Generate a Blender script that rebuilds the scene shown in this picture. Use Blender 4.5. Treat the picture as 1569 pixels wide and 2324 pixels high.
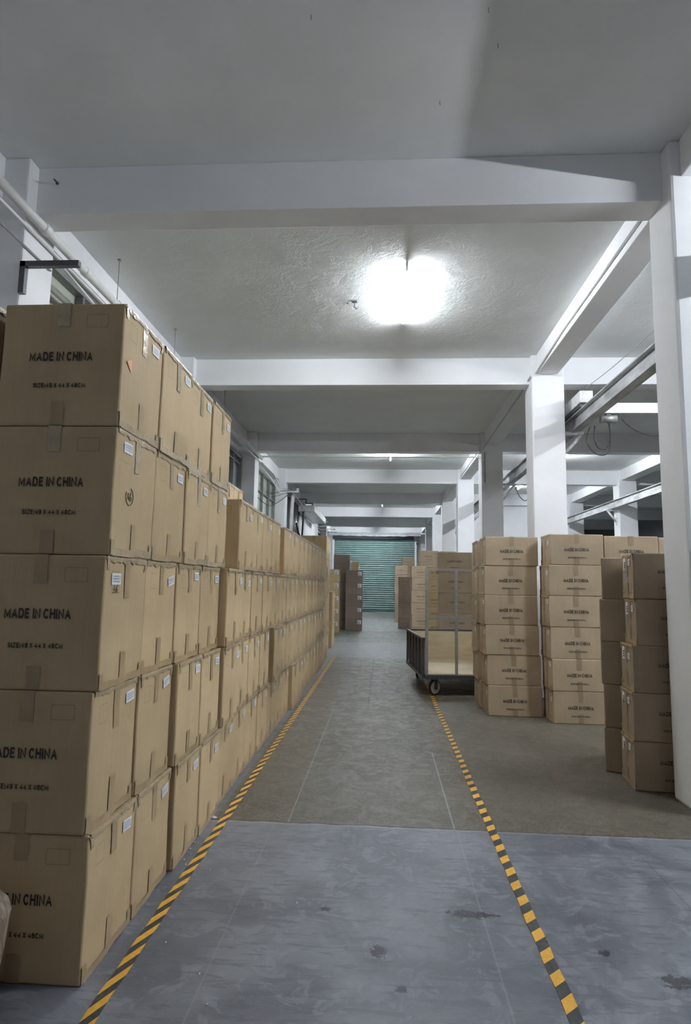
import bpy, bmesh, math, random
from mathutils import Vector, Matrix, noise
random.seed(7)
for o in list(bpy.data.objects): bpy.data.objects.remove(o)
S = bpy.context.scene
C = S.collection
PI = math.pi

# ------------------------------------------------------------------ camera
F_PX, PITCH, YAW, ROLL, CAM_H = 1380.93, .1198, .0629, .0178, 1.3465
cp, sp, cw, sy = math.cos(PITCH), math.sin(PITCH), math.cos(YAW), math.sin(YAW)
f0 = Vector((-sy, cw, 0)); r0 = Vector((cw, sy, 0)); u0 = Vector((0, 0, 1))
fw = f0*cp + u0*sp; up = u0*cp - f0*sp
c_, s_ = math.cos(ROLL), math.sin(ROLL)
rr = r0*c_ + up*s_; uu = up*c_ - r0*s_
cam = bpy.data.cameras.new('camera'); co = bpy.data.objects.new('camera', cam); C.objects.link(co)
co.matrix_world = Matrix(((rr.x, uu.x, -fw.x, 0), (rr.y, uu.y, -fw.y, 0), (rr.z, uu.z, -fw.z, CAM_H), (0, 0, 0, 1)))
cam.sensor_fit = 'VERTICAL'; cam.sensor_height = 36; cam.lens = F_PX/2324*36
cam.clip_start = .05; cam.clip_end = 200
S.camera = co

# ------------------------------------------------------------------ world, exposure, lamp strength
W = bpy.data.worlds.new('world'); S.world = W; W.use_nodes = True
W.node_tree.nodes['Background'].inputs[0].default_value = (.6, .66, .8, 1)
W.node_tree.nodes['Background'].inputs[1].default_value = .02
S.view_settings.view_transform = 'Standard'; S.view_settings.look = 'None'
S.view_settings.gamma = 1; S.view_settings.use_curve_mapping = False
S.view_settings.exposure = 3.08
S.cycles.max_bounces = 12; S.cycles.diffuse_bounces = 8; S.cycles.glossy_bounces = 4
LAMP_COLOUR = (.90, .95, 1.0)
LAMP = 52.0
# (x, centre y, z, half length, strength factor, label or None when it is outside the picture)
LAMPS = [
 (.20, 6.14, 4.372, .62, 1.0, 'bright white tube lamp on the ceiling nearest the camera'),
 (.15, 13.62, 4.30, .55, 1.0, 'second white tube lamp along the aisle ceiling, seen past two beams'),
 (-.05, 21.75, 4.28, .6, 1.0, 'tiny far tube lamp in the aisle, a bright dot under the ceiling'),
 (-.35, 30.0, 4.33, .6, 1.3, 'ceiling tube lamp in front of the green roller shutter'),
 (.20, -1.9, 4.335, .62, .16, 'ceiling tube lamp of the aisle behind the camera'),
 (4.05, 6.14, 4.335, .62, 1.0, 'ceiling tube lamp over the right-hand bay behind the nearest pillar'),
 (4.05, 13.55, 4.30, .6, 1.2, 'glowing tube lamp over the right-hand bay, beside the wide white pillar'),
 (4.05, 21.9, 4.30, .6, .3, 'ceiling tube lamp of the right-hand bay behind the white partition'),
 (4.10, 3.0, 3.76, .45, 2.1, 'hanging tube lamp of the right-hand bay beside the camera'),
 (4.05, 17.9, 4.33, .6, .9, 'added ceiling tube lamp that whitens the partition wall'),  # added lamp that whitens the partition; this bay has none of its own
]

# ------------------------------------------------------------------ materials
def newmat(name):
    m = bpy.data.materials.new(name); m.use_nodes = True
    nt = m.node_tree; return m, nt, nt.nodes['Principled BSDF']
def N(nt, t, **k):
    n = nt.nodes.new(t)
    for a, b in k.items(): setattr(n, a, b)
    return n
def math_n(nt, op, a, b=None, c=None):
    n = N(nt, 'ShaderNodeMath', operation=op)
    for i, v in enumerate((a, b, c)):
        if v is None: continue
        if isinstance(v, (int, float)): n.inputs[i].default_value = v
        else: nt.links.new(v, n.inputs[i])
    return n.outputs[0]
def mixc(nt, fac, a, b):
    n = N(nt, 'ShaderNodeMix', data_type='RGBA')
    for i, v in ((0, fac), (6, a), (7, b)):
        if isinstance(v, (int, float)): n.inputs[i].default_value = v
        elif isinstance(v, tuple): n.inputs[i].default_value = (*v, 1)
        else: nt.links.new(v, n.inputs[i])
    return n.outputs[2]
def ramp(nt, v, a, b):
    n = N(nt, 'ShaderNodeMapRange', interpolation_type='SMOOTHSTEP')
    nt.links.new(v, n.inputs[0]); n.inputs[1].default_value = a; n.inputs[2].default_value = b
    return n.outputs[0]
def noise_n(nt, vec, scale, detail=4, rough=.55, dist=0):
    n = N(nt, 'ShaderNodeTexNoise'); n.inputs['Scale'].default_value = scale; n.inputs['Detail'].default_value = detail
    n.inputs['Roughness'].default_value = rough; n.inputs['Distortion'].default_value = dist
    if vec is not None: nt.links.new(vec, n.inputs['Vector'])
    return n.outputs['Fac']
def coords(nt, scale=(1, 1, 1), out='Object'):
    t = N(nt, 'ShaderNodeTexCoord'); m = N(nt, 'ShaderNodeMapping'); m.inputs['Scale'].default_value = scale
    nt.links.new(t.outputs[out], m.inputs['Vector']); return m.outputs[0]
def bump(nt, bs, h, strength=.3, dist=.01):
    b = N(nt, 'ShaderNodeBump'); b.inputs['Strength'].default_value = strength; b.inputs['Distance'].default_value = dist
    nt.links.new(h, b.inputs['Height']); nt.links.new(b.outputs[0], bs.inputs['Normal'])
def plain(name, col, rough=.5, metal=0, var=.12, scale=8, bmp=0, stretch=(1, 1, 1), spec=.5):
    m, nt, bs = newmat(name)
    v = coords(nt, stretch); n = noise_n(nt, v, scale, 5)
    a = tuple(min(1, c*(1-var)) for c in col); b = tuple(min(1, c*(1+var)) for c in col)
    nt.links.new(mixc(nt, ramp(nt, n, .3, .7), a, b), bs.inputs['Base Color'])
    bs.inputs['Roughness'].default_value = rough; bs.inputs['Metallic'].default_value = metal
    bs.inputs['Specular IOR Level'].default_value = spec
    if bmp: bump(nt, bs, noise_n(nt, v, scale*4, 4), bmp, .005)
    return m

def plaster(name, col, patch=False):
    m, nt, bs = newmat(name)
    v = coords(nt)
    n1 = noise_n(nt, v, .9, 6, .6); n2 = noise_n(nt, v, 14, 4)
    c = mixc(nt, ramp(nt, n1, .35, .75), tuple(x*.93 for x in col), tuple(min(1, x*1.03) for x in col))
    c = mixc(nt, math_n(nt, 'MULTIPLY', ramp(nt, n2, .62, .8), .25), c, tuple(x*.8 for x in col))
    nt.links.new(c, bs.inputs['Base Color'])
    bs.inputs['Roughness'].default_value = .75; bs.inputs['Specular IOR Level'].default_value = .25
    if patch:
        sp = N(nt, 'ShaderNodeSeparateXYZ'); nt.links.new(v, sp.inputs[0]); Y = sp.outputs[1]
        msk = None
        for yc in (6.15, 13.7, 21.8):
            k = math_n(nt, 'SUBTRACT', 1.0, ramp(nt, math_n(nt, 'ABSOLUTE', math_n(nt, 'SUBTRACT', Y, yc)), .8, 1.7))
            msk = k if msk is None else math_n(nt, 'MAXIMUM', msk, k)
        n3 = noise_n(nt, v, 2.6, 9, .68, .6); fl = ramp(nt, noise_n(nt, v, 3.4, 7, .7, .4), .52, .58)
        n3 = math_n(nt, 'MULTIPLY', math_n(nt, 'ADD', n3, math_n(nt, 'MULTIPLY', fl, .16)), msk)
        h = math_n(nt, 'ADD', n3, math_n(nt, 'MULTIPLY', n2, .08))
        bump(nt, bs, h, .36, .025)
        nt.links.new(math_n(nt, 'SUBTRACT', .75, math_n(nt, 'MULTIPLY', math_n(nt, 'MULTIPLY', msk, fl), .35)), bs.inputs['Roughness'])
    else:
        bump(nt, bs, math_n(nt, 'ADD', n2, math_n(nt, 'MULTIPLY', n1, 3)), .12, .01)
    return m

def cardboard(name, col):
    m, nt, bs = newmat(name)
    t = N(nt, 'ShaderNodeTexCoord'); oi = N(nt, 'ShaderNodeObjectInfo')
    add = N(nt, 'ShaderNodeVectorMath', operation='ADD')
    comb = N(nt, 'ShaderNodeCombineXYZ')
    rnd = math_n(nt, 'MULTIPLY', oi.outputs['Random'], 40.0)
    nt.links.new(rnd, comb.inputs[0]); nt.links.new(rnd, comb.inputs[2])
    nt.links.new(t.outputs['Object'], add.inputs[0]); nt.links.new(comb.outputs[0], add.inputs[1])
    mp = N(nt, 'ShaderNodeMapping'); nt.links.new(add.outputs[0], mp.inputs[0]); mp.inputs['Scale'].default_value = (60, 60, 1.5)
    fine = noise_n(nt, mp.outputs[0], 1.0, 3)                      # faint upright flutes
    big = noise_n(nt, add.outputs[0], 4, 4); fib = noise_n(nt, add.outputs[0], 90, 3)
    c = mixc(nt, ramp(nt, big, .3, .7), tuple(x*.93 for x in col), tuple(x*1.05 for x in col))
    c = mixc(nt, math_n(nt, 'MULTIPLY', ramp(nt, fine, .35, .7), .14), c, tuple(x*.72 for x in col))
    c = mixc(nt, math_n(nt, 'MULTIPLY', ramp(nt, fib, .5, .8), .18), c, tuple(x*.75 for x in col))
    hs = N(nt, 'ShaderNodeHueSaturation'); nt.links.new(c, hs.inputs['Color'])
    nt.links.new(math_n(nt, 'ADD', math_n(nt, 'MULTIPLY', oi.outputs['Random'], .16), .92), hs.inputs['Value'])
    nt.links.new(hs.outputs[0], bs.inputs['Base Color'])
    bs.inputs['Roughness'].default_value = .68; bs.inputs['Specular IOR Level'].default_value = .3
    bump(nt, bs, math_n(nt, 'ADD', fine, math_n(nt, 'MULTIPLY', big, 2.0)), .25, .004)
    return m

def floor_mat():
    m, nt, bs = newmat('floor_sheets')
    g = N(nt, 'ShaderNodeTexCoord'); sep = N(nt, 'ShaderNodeSeparateXYZ'); nt.links.new(g.outputs['Object'], sep.inputs[0])
    X, Y = sep.outputs[0], sep.outputs[1]
    v = coords(nt)
    warp = noise_n(nt, v, 3.0, 5, .6, .5)
    Yw = math_n(nt, 'ADD', Y, math_n(nt, 'MULTIPLY', math_n(nt, 'SUBTRACT', noise_n(nt, v, 5, 3), .5), .05))
    cl = noise_n(nt, v, 1.7, 8, .62, .8); cl2 = noise_n(nt, v, 7, 8, .68, 1.2)
    st = noise_n(nt, coords(nt, (1, 5, 1)), 6, 6, .65, .5); sp_ = noise_n(nt, coords(nt, (1, 1.6, 1)), 65, 5, .75, .8)
    # slate vinyl near the camera
    a = mixc(nt, ramp(nt, cl, .33, .68), (.092, .099, .122), (.190, .198, .228))
    a = mixc(nt, math_n(nt, 'MULTIPLY', ramp(nt, cl2, .50, .60), .5), a, (.255, .265, .30))
    a = mixc(nt, math_n(nt, 'MULTIPLY', ramp(nt, st, .53, .61), .5), a, (.080, .086, .106))
    # worn brown sheet
    b = mixc(nt, ramp(nt, cl, .3, .7), (.072, .060, .043), (.112, .095, .070))
    b = mixc(nt, math_n(nt, 'MULTIPLY', ramp(nt, st, .5, .75), .5), b, (.155, .145, .122))
    b = mixc(nt, math_n(nt, 'MULTIPLY', ramp(nt, sp_, .505, .56), .70), b, (.20, .178, .14))
    b = mixc(nt, math_n(nt, 'MULTIPLY', ramp(nt, noise_n(nt, v, 40, 6, .8, .8), .50, .56), .60), b, (.052, .044, .032))
    # greenish strip by the middle of the aisle
    mid = math_n(nt, 'MULTIPLY', ramp(nt, X, -.53, -.51), math_n(nt, 'SUBTRACT', 1.0, ramp(nt, X, .35, .5)))
    b = mixc(nt, math_n(nt, 'MULTIPLY', mid, .35), b, mixc(nt, cl2, (.08, .082, .075), (.13, .135, .125)))
    left = math_n(nt, 'SUBTRACT', 1.0, ramp(nt, X, -.965, -.94))
    b = mixc(nt, left, b, mixc(nt, cl, (.10, .11, .115), (.155, .165, .165)))
    # far slabs
    c = mixc(nt, ramp(nt, cl2, .3, .7), (.15, .16, .17), (.22, .23, .24))
    d = mixc(nt, ramp(nt, cl, .3, .7), (.12, .125, .112), (.17, .178, .16))
    e = mixc(nt, ramp(nt, cl, .3, .7), (.17, .18, .165), (.24, .25, .23))
    col = mixc(nt, ramp(nt, Yw, 3.615, 3.625), a, b)
    col = mixc(nt, ramp(nt, Yw, 10.0, 11.6), col, d)
    col = mixc(nt, ramp(nt, Yw, 11.75, 11.8), col, c)
    col = mixc(nt, ramp(nt, Yw, 14.7, 14.8), col, d)
    col = mixc(nt, ramp(nt, Yw, 18.6, 18.75), col, e)
    # joints between the sheets
    def seg(v0, pos, w, y0, y1, other):
        k = math_n(nt, 'LESS_THAN', math_n(nt, 'ABSOLUTE', math_n(nt, 'SUBTRACT', v0, pos)), w)
        k = math_n(nt, 'MULTIPLY', k, math_n(nt, 'GREATER_THAN', other, y0))
        return math_n(nt, 'MULTIPLY', k, math_n(nt, 'LESS_THAN', other, y1))
    light = [(X, -.525, .004, 3.62, 6.9, Y, .6), (X, .415, .005, 3.62, 5.2, Y, .6), (Yw, 3.61, .006, -3, 8, X, .55),
             (Yw, 11.78, .02, -3, 1.5, X, .6), (X, .425, .003, -3, 3.6, Y, .3), (X, -.60, .003, -3, 3.6, Y, .25),
             (Yw, 14.72, .02, -3, 1.5, X, .3)]
    dark = [(X, -.15, .006, 6.9, 11.6, Y, .7), (Yw, 6.92, .007, -.2, .3, X, .5), (Yw, 3.632, .008, -3, 8, X, .6),
            (X, 1.33, .003, -3, 3.6, Y, .4), (Yw, 2.9, .002, -.9, .42, X, .3)]
    for (v0, p_, w, y0, y1, ot, f) in light:
        col = mixc(nt, math_n(nt, 'MULTIPLY', seg(v0, p_, w, y0, y1, ot), f), col, (.30, .31, .31))
    for (v0, p_, w, y0, y1, ot, f) in dark:
        col = mixc(nt, math_n(nt, 'MULTIPLY', seg(v0, p_, w, y0, y1, ot), f), col, (.03, .03, .03))
    # scuffs and tar marks, each at its own spot
    for (x, y, rx, ry) in [(.381, 2.735, .10, .035), (0, 2.44, .035, .045), (1.036, 2.356, .06, .04), (.845, 2.51, .03, .02),
                           (-.224, 2.718, .025, .02), (.077, 2.234, .02, .02), (.46, 2.735, .05, .012), (1.1, 2.3, .03, .03), (.2, 1.95, .02, .02)]:
        dx = math_n(nt, 'DIVIDE', math_n(nt, 'SUBTRACT', X, x), rx); dy = math_n(nt, 'DIVIDE', math_n(nt, 'SUBTRACT', Y, y), ry)
        r2 = math_n(nt, 'ADD', math_n(nt, 'MULTIPLY', dx, dx), math_n(nt, 'MULTIPLY', dy, dy))
        r2 = math_n(nt, 'ADD', r2, math_n(nt, 'MULTIPLY', math_n(nt, 'SUBTRACT', noise_n(nt, v, 38, 5, .7, 1.0), .5), 5.5))
        k = math_n(nt, 'SUBTRACT', 1.0, ramp(nt, r2, .5, 1.0))
        col = mixc(nt, math_n(nt, 'MULTIPLY', k, .92), col, (.028, .03, .036))
    nt.links.new(col, bs.inputs['Base Color'])
    rough = math_n(nt, 'ADD', math_n(nt, 'ADD', math_n(nt, 'MULTIPLY', ramp(nt, cl2, .35, .65), .25), .30), math_n(nt, 'MULTIPLY', ramp(nt, Yw, 3.615, 3.625), .08))
    nt.links.new(rough, bs.inputs['Roughness'])
    bs.inputs['Specular IOR Level'].default_value = .45
    bump(nt, bs, math_n(nt, 'ADD', math_n(nt, 'MULTIPLY', sp_, .5), math_n(nt, 'ADD', cl2, cl)), .30, .005)
    return m

def tape_mat(name, shift, slope):
    m, nt, bs = newmat(name)
    g = N(nt, 'ShaderNodeTexCoord'); sep = N(nt, 'ShaderNodeSeparateXYZ'); nt.links.new(g.outputs['Object'], sep.inputs[0])
    t = math_n(nt, 'SUBTRACT', sep.outputs[1], math_n(nt, 'MULTIPLY', sep.outputs[0], slope))
    t = math_n(nt, 'FRACT', math_n(nt, 'DIVIDE', math_n(nt, 'ADD', t, shift), .1325))
    k = math_n(nt, 'GREATER_THAN', t, .5)
    n = noise_n(nt, coords(nt), 40, 5, .7)
    yel = mixc(nt, ramp(nt, n, .35, .7), (.68, .34, .03), (.80, .46, .07))
    blk = mixc(nt, ramp(nt, n, .35, .7), (.022, .024, .026), (.06, .062, .06))
    nt.links.new(mixc(nt, k, yel, blk), bs.inputs['Base Color'])
    bs.inputs['Roughness'].default_value = .38
    bump(nt, bs, noise_n(nt, coords(nt), 25, 3), .25, .003)
    return m

M = {}
M['ceiling'] = plaster('ceiling_paint', (.765, .785, .79), True)
M['wall'] = plaster('white_wall_paint', (.82, .83, .85))
M['floor'] = floor_mat()
M['card'] = cardboard('kraft_cardboard', (.545, .408, .240))
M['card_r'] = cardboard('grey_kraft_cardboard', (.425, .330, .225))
M['card_e'] = cardboard('shade_dulled_cardboard', (.35, .275, .195))  # darker kraft copy: shade beside the nearest pillar put into its colour
M['card_d'] = cardboard('shade_darkened_cardboard', (.25, .19, .15))  # kraft darkened further, the shadow on the far stacks put into its colour
M['tape'] = plain('brown_packing_tape', (.40, .29, .165), .32, var=.07, scale=7, bmp=.35, spec=.5)
M['tape_r'] = plain('dull_packing_tape', (.30, .225, .145), .35, var=.07, scale=7, bmp=.3, spec=.4)
M['tape_clear'] = plain('pale_packing_tape', (.46, .36, .225), .10, var=.12, scale=12, bmp=.8, spec=1.0)
M['ink'] = plain('black_ink', (.028, .024, .02), .6)
M['ink2'] = plain('faded_and_shaded_ink', (.13, .09, .05), .7)
M['paper'] = plain('white_label_paper', (.80, .81, .84), .45, var=.03)
M['print'] = plain('grey_label_print', (.42, .44, .50), .5)
M['orange'] = plain('orange_sticker', (.75, .28, .08), .5)
M['blue'] = plain('blue_sticker', (.16, .30, .55), .5)
M['metal'] = plain('galvanised_steel', (.36, .37, .37), .40, .35, scale=25)
M['dmetal'] = plain('dark_grey_steel', (.10, .105, .115), .45, .5, scale=25)
M['wmetal'] = plain('white_painted_steel', (.68, .69, .70), .45, var=.16, scale=14)
M['rail'] = plain('scuffed_grey_steel', (.40, .41, .42), .5, .2, var=.35, scale=9, stretch=(1, .3, 1))
M['pipe'] = plain('white_plastic_pipe', (.70, .71, .70), .35, var=.05)
M['ply'] = plain('pale_plywood', (.60, .50, .34), .55, var=.10, scale=3, stretch=(1, 1, 6))
M['plyd'] = plain('dark_brown_board', (.13, .105, .09), .6, var=.2, scale=6)
M['rubber'] = plain('black_rubber', (.03, .03, .03), .6)
M['hub'] = plain('grey_plastic_hub', (.62, .62, .60), .4)
M['pane'] = plain('frosted_green_pane', (.56, .60, .52), .18, var=.06, scale=1.5)
M['pane2'] = plain('grey_blue_pane', (.34, .37, .41), .12, var=.2, scale=1.5)
M['frame'] = plain('dark_window_frame', (.24, .25, .25), .4, .3)
M['curtain'] = plain('grey_plastic_curtain', (.17, .18, .195), .35, var=.2, scale=3, stretch=(1, 3, .3))
M['shut'] = plain('green_shutter_paint', (.195, .285, .28), .5, .1, var=.08, scale=3)
M['wrap'] = plain('crumpled_white_plastic_film', (.72, .73, .76), .25, bmp=1, scale=10)
M['foam'] = plain('white_foam', (.8, .8, .8), .6)
M['brownboard'] = plain('brown_card_sheet', (.36, .27, .17), .7)
def shrink():
    m, nt, bs = newmat('shrink_wrapped_card')
    n = noise_n(nt, coords(nt, (1, 1, .5)), 14, 6, .7, 1.5)
    nt.links.new(mixc(nt, ramp(nt, n, .4, .7), (.36, .28, .20), (.55, .48, .40)), bs.inputs['Base Color'])
    bs.inputs['Roughness'].default_value = .15; bump(nt, bs, n, 1.0, .02); return m
M['shrink'] = shrink()
def emit(name, k):
    m, nt, bs = newmat(name)
    bs.inputs['Base Color'].default_value = (.9, .9, .9, 1)
    bs.inputs['Emission Color'].default_value = (*LAMP_COLOUR, 1); bs.inputs['Emission Strength'].default_value = k
    return m

# ------------------------------------------------------------------ mesh helpers
def quad(bm, pts, mi=0):
    f = bm.faces.new([bm.verts.new(p) for p in pts]); f.material_index = mi; return f
def box(bm, x0, x1, y0, y1, z0, z1):
    v = [bm.verts.new((x, y, z)) for x in (x0, x1) for y in (y0, y1) for z in (z0, z1)]
    for idx in ((0, 1, 3, 2), (4, 6, 7, 5), (0, 4, 5, 1), (2, 3, 7, 6), (0, 2, 6, 4), (1, 5, 7, 3)):
        bm.faces.new([v[i] for i in idx])
    return v
def tube(bm, pts, r, n=8, caps=True):
    pts = [Vector(p) for p in pts]; rings = []
    ref = None
    for i, p in enumerate(pts):
        d = (pts[min(i+1, len(pts)-1)] - pts[max(i-1, 0)]).normalized()
        if ref is None or abs(ref.dot(d)) > .95:
            ref = Vector((0, 0, 1)) if abs(d.z) < .9 else Vector((1, 0, 0))
        a = d.cross(ref).normalized(); b = d.cross(a).normalized()
        rr_ = r[i] if isinstance(r, (list, tuple)) else r
        rings.append([bm.verts.new(p + rr_*(a*math.cos(2*PI*k/n) + b*math.sin(2*PI*k/n))) for k in range(n)])
    for i in range(len(rings)-1):
        for k in range(n):
            f = bm.faces.new((rings[i][k], rings[i][(k+1) % n], rings[i+1][(k+1) % n], rings[i+1][k])); f.smooth = True
    if caps:
        bm.faces.new(rings[0]); bm.faces.new(rings[-1][::-1])
def obj(name, bm, mat, parent=None, loc=None, bevel=0, seg=2):
    if bevel:
        bmesh.ops.bevel(bm, geom=list(bm.edges), offset=bevel, segments=seg, profile=.6, affect='EDGES', clamp_overlap=True)
    bmesh.ops.recalc_face_normals(bm, faces=bm.faces)
    me = bpy.data.meshes.new(name); bm.to_mesh(me); bm.free()
    for mm in (mat if isinstance(mat, (list, tuple)) else [mat]): me.materials.append(mm)
    o = bpy.data.objects.new(name, me); C.objects.link(o)
    if parent is not None: o.parent = parent
    if loc is not None: o.location = loc
    return o
def tag(o, label, cat, group=None, kind=None):
    o['label'] = label; o['category'] = cat
    if group: o['group'] = group
    if kind: o['kind'] = kind
    return o
def empty(name, loc, label=None, cat=None, group=None, rz=0):
    o = bpy.data.objects.new(name, None); C.objects.link(o); o.location = loc; o.rotation_euler.z = rz
    o.empty_display_size = .1
    if label: tag(o, label, cat, group)
    return o
def struct(name, bm, mat, label, cat, bevel=0):
    o = obj(name, bm, mat, bevel=bevel); tag(o, label, cat, kind='structure'); return o
def B(*a):
    bm = bmesh.new(); box(bm, *a); return bm

# bold grotesque lettering drawn as strokes: lies in x-z, centred at 0, reads from -y
def _arc(cx, cy, rx, ry, a0, a1, n=8): return [(cx+rx*math.cos(math.radians(a0+(a1-a0)*k/n)), cy+ry*math.sin(math.radians(a0+(a1-a0)*k/n))) for k in range(n+1)]
GL = {
 'M': (.74, [[(0, 0), (0, 1), (.37, .12), (.74, 1), (.74, 0)]]), 'A': (.70, [[(0, 0), (.35, 1), (.70, 0)], [(.12, .30), (.58, .30)]]),
 'D': (.62, [[(0, 0), (0, 1), (.28, 1)] + _arc(.28, .5, .34, .5, 90, -90, 12) + [(0, 0)]]), 'E': (.52, [[(.52, 1), (0, 1), (0, 0), (.54, 0)], [(0, .52), (.46, .52)]]),
 'I': (.0, [[(0, 0), (0, 1)]]), 'N': (.60, [[(0, 0), (0, 1), (.60, 0), (.60, 1)]]), 'C': (.62, [_arc(.33, .5, .33, .5, 48, 312, 16)]),
 'H': (.58, [[(0, 0), (0, 1)], [(.58, 0), (.58, 1)], [(0, .52), (.58, .52)]]), 'Z': (.56, [[(.02, 1), (.56, 1), (0, 0), (.58, 0)]]),
 'S': (.54, [_arc(.27, .75, .26, .25, 25, 180, 8) + _arc(.27, .75, .26, .25, 190, 260, 4) + _arc(.27, .25, .27, .25, 80, -10, 5) + _arc(.27, .25, .27, .25, -20, -160, 8)]),
 ':': (.0, [[(0, .02), (0, .14)], [(0, .58), (0, .70)]]), 'X': (.58, [[(0, 0), (.58, 1)], [(0, 1), (.58, 0)]]), ' ': (-.04, []),
 '4': (.54, [[(.42, 0), (.42, 1), (0, .30), (.56, .30)]]), '9': (.50, [_arc(.25, .69, .25, .31, 0, 360, 16), [(.50, .69)] + _arc(.24, .35, .26, .35, 10, -150, 8)]),
 '8': (.50, [_arc(.25, .75, .22, .25, 0, 360, 14), _arc(.25, .26, .26, .26, 0, 360, 14)]), '5': (.50, [[(.46, 1), (.08, 1), (.03, .52)] + _arc(.24, .33, .26, .33, 130, -150, 12)]),
 '3': (.50, [_arc(.24, .75, .23, .25, 150, -90, 10) + _arc(.24, .26, .26, .26, 90, -150, 10)]), '7': (.50, [[(0, 1), (.50, 1), (.16, 0)]]),
 '6': (.50, [_arc(.25, .31, .25, .31, 0, 360, 16), [(0, .31)] + _arc(.26, .65, .26, .35, 190, 30, 8)]), '2': (.50, [_arc(.25, .72, .24, .28, 160, -30, 10) + [(0, 0), (.52, 0)]]),
}
_text = {}
def text_mesh(s, width, cap):
    key = (s, width, cap)
    if key in _text: return _text[key]
    T = .205; vs, fs, x = [], [], 0
    for ch in s:
        w, strokes = GL[ch]
        for st in strokes:
            n = len(st); L, Rr = [], []
            for i, p in enumerate(st):
                a = st[max(i-1, 0)]; c = st[min(i+1, n-1)]
                def nrm(u, v_):
                    dx, dy = v_[0]-u[0], v_[1]-u[1]; l = math.hypot(dx, dy) or 1; return (-dy/l, dx/l)
                n1 = nrm(a, p) if i else nrm(p, c); n2 = nrm(p, c) if i < n-1 else n1
                m = (n1[0]+n2[0], n1[1]+n2[1]); l = math.hypot(*m)
                if l < .3: m = n1; k = 1
                else: m = (m[0]/l, m[1]/l); k = min(1/max(.35, m[0]*n1[0]+m[1]*n1[1]), 1.7)
                y = T/2+p[1]*(1-T)
                L.append((x+T/2+p[0]+m[0]*k*T/2, min(1, max(0, y+m[1]*k*T/2)))); Rr.append((x+T/2+p[0]-m[0]*k*T/2, min(1, max(0, y-m[1]*k*T/2))))
            # square the free ends
            for e, q in ((0, 1), (n-1, n-2)):
                dx, dy = st[e][0]-st[q][0], st[e][1]-st[q][1]; l = math.hypot(dx, dy) or 1
                for A in (L, Rr): A[e] = (A[e][0]+(dx/l*T*.5 if abs(dy) < .3*abs(dx) and False else 0), min(1, max(0, A[e][1]+dy/l*T*.5)))
            b0 = len(vs); vs += L+Rr
            for i in range(n-1): fs.append([b0+i, b0+i+1, b0+n+i+1, b0+n+i])
        x += w+T+.13
    xs = [v[0] for v in vs]; cx = (max(xs)+min(xs))/2; sx = width/(max(xs)-min(xs))
    _text[key] = ([((v[0]-cx)*sx, (v[1]-.5)*cap) for v in vs], fs)
    return _text[key]

# ------------------------------------------------------------------ setting
CEIL, BB = 4.41, 4.04
struct('floor', B(-3.2, 10.8, -7, 36, -.12, 0), M['floor'], 'patched floor of slate sheet near the camera and worn brown sheet beyond', 'floor')
struct('ceiling', B(-3.2, 10.8, -7, 36, CEIL, CEIL+.15), M['ceiling'], 'white plastered ceiling, rough around the lamps', 'ceiling')
struct('wall_left', B(-3.2, -3.05, -7, 36, 0, CEIL), M['wall'], 'white outer wall along the left', 'wall')
M['darkwall'] = plaster('shade_darkened_wall', (.20, .205, .22))  # dimness of the unlit bays put into the colour; also cuts bounce behind
struct('wall_right', B(10.65, 10.8, -7, 36, 0, CEIL), M['darkwall'], 'far right outer wall', 'wall')
struct('wall_back', B(-3.05, 10.65, -7, -6.85, 0, CEIL), M['darkwall'], 'wall behind the camera', 'wall')
bm = bmesh.new(); box(bm, -3.05, -2.68, 32, 32.2, 0, CEIL); box(bm, 1.76, 2.5, 32, 32.2, 0, CEIL); box(bm, -2.68, 1.76, 32, 32.2, 3.95, CEIL)
struct('wall_far', bm, M['wall'], 'white end wall around the green roller shutter', 'wall')
struct('wall_far', B(2.5, 10.65, 32, 32.2, 0, CEIL), M['darkwall'], 'shade-darkened end wall of the right-hand bays', 'wall')
struct('wall_middle', B(2.36, 5.98, 20.2, 20.32, 0, BB), M['wall'], 'bright white partition between pillars in the right-hand bay', 'wall')

BEAMS = [-4.0, .02, 4.07, 7.96, 12.06, 15.9, 20.06, 23.81, 27.75]
names = ['first', 'second', 'third', 'fourth', 'fifth', 'sixth', 'seventh', 'eighth', 'ninth', 'tenth', 'eleventh', 'twelfth',
         'thirteenth', 'fourteenth', 'fifteenth', 'sixteenth', 'seventeenth', 'eighteenth', 'nineteenth', 'twentieth', 'twenty-first', 'twenty-second', 'twenty-third', 'twenty-fourth', 'twenty-fifth']
for i, y in enumerate(BEAMS):
    struct('beam', B(-3.05, 10.65, y, y+.235, BB, CEIL), M['wall'],
           f'white ceiling beam across the aisle, {names[i-2]} one ahead of the camera' if i > 1 else f'white ceiling beam across the aisle, {"overhead" if i else "behind"} the camera', 'beam', bevel=.008)
rows = [(1.92, 2.34, 'aisle row'), (6.0, 6.46, 'second row to the right')]
for ri, (x0, x1, txt) in enumerate(rows):
    for i, y in enumerate(BEAMS):
        y0, y1 = y-.115, y+(.275 if i != 2 else .235)
        bm = bmesh.new(); box(bm, x0, x1, y0, y1, 0, CEIL-.001)
        if ri == 0 and i == 2:
            for v in bm.verts: pass
        struct('pillar', bm, M['wall'], f'square white pillar, {names[i-2]} ahead of the camera in the {txt}' if i > 1 else f'square white pillar {"beside" if i else "behind"} the camera in the {txt}', 'pillar', bevel=.02)
    for i in range(len(BEAMS)):
        ya = BEAMS[i]+.275; yb = (BEAMS[i+1]-.115) if i+1 < len(BEAMS) else 32
        struct('beam', B(x0+.07, x1-.08, ya, yb, 4.14, CEIL), M['wall'],
               f'white lengthwise ceiling beam after the {names[i]} pillar, counted forwards, {("aisle row", "second row")[ri]}', 'beam', bevel=.008)
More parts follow.
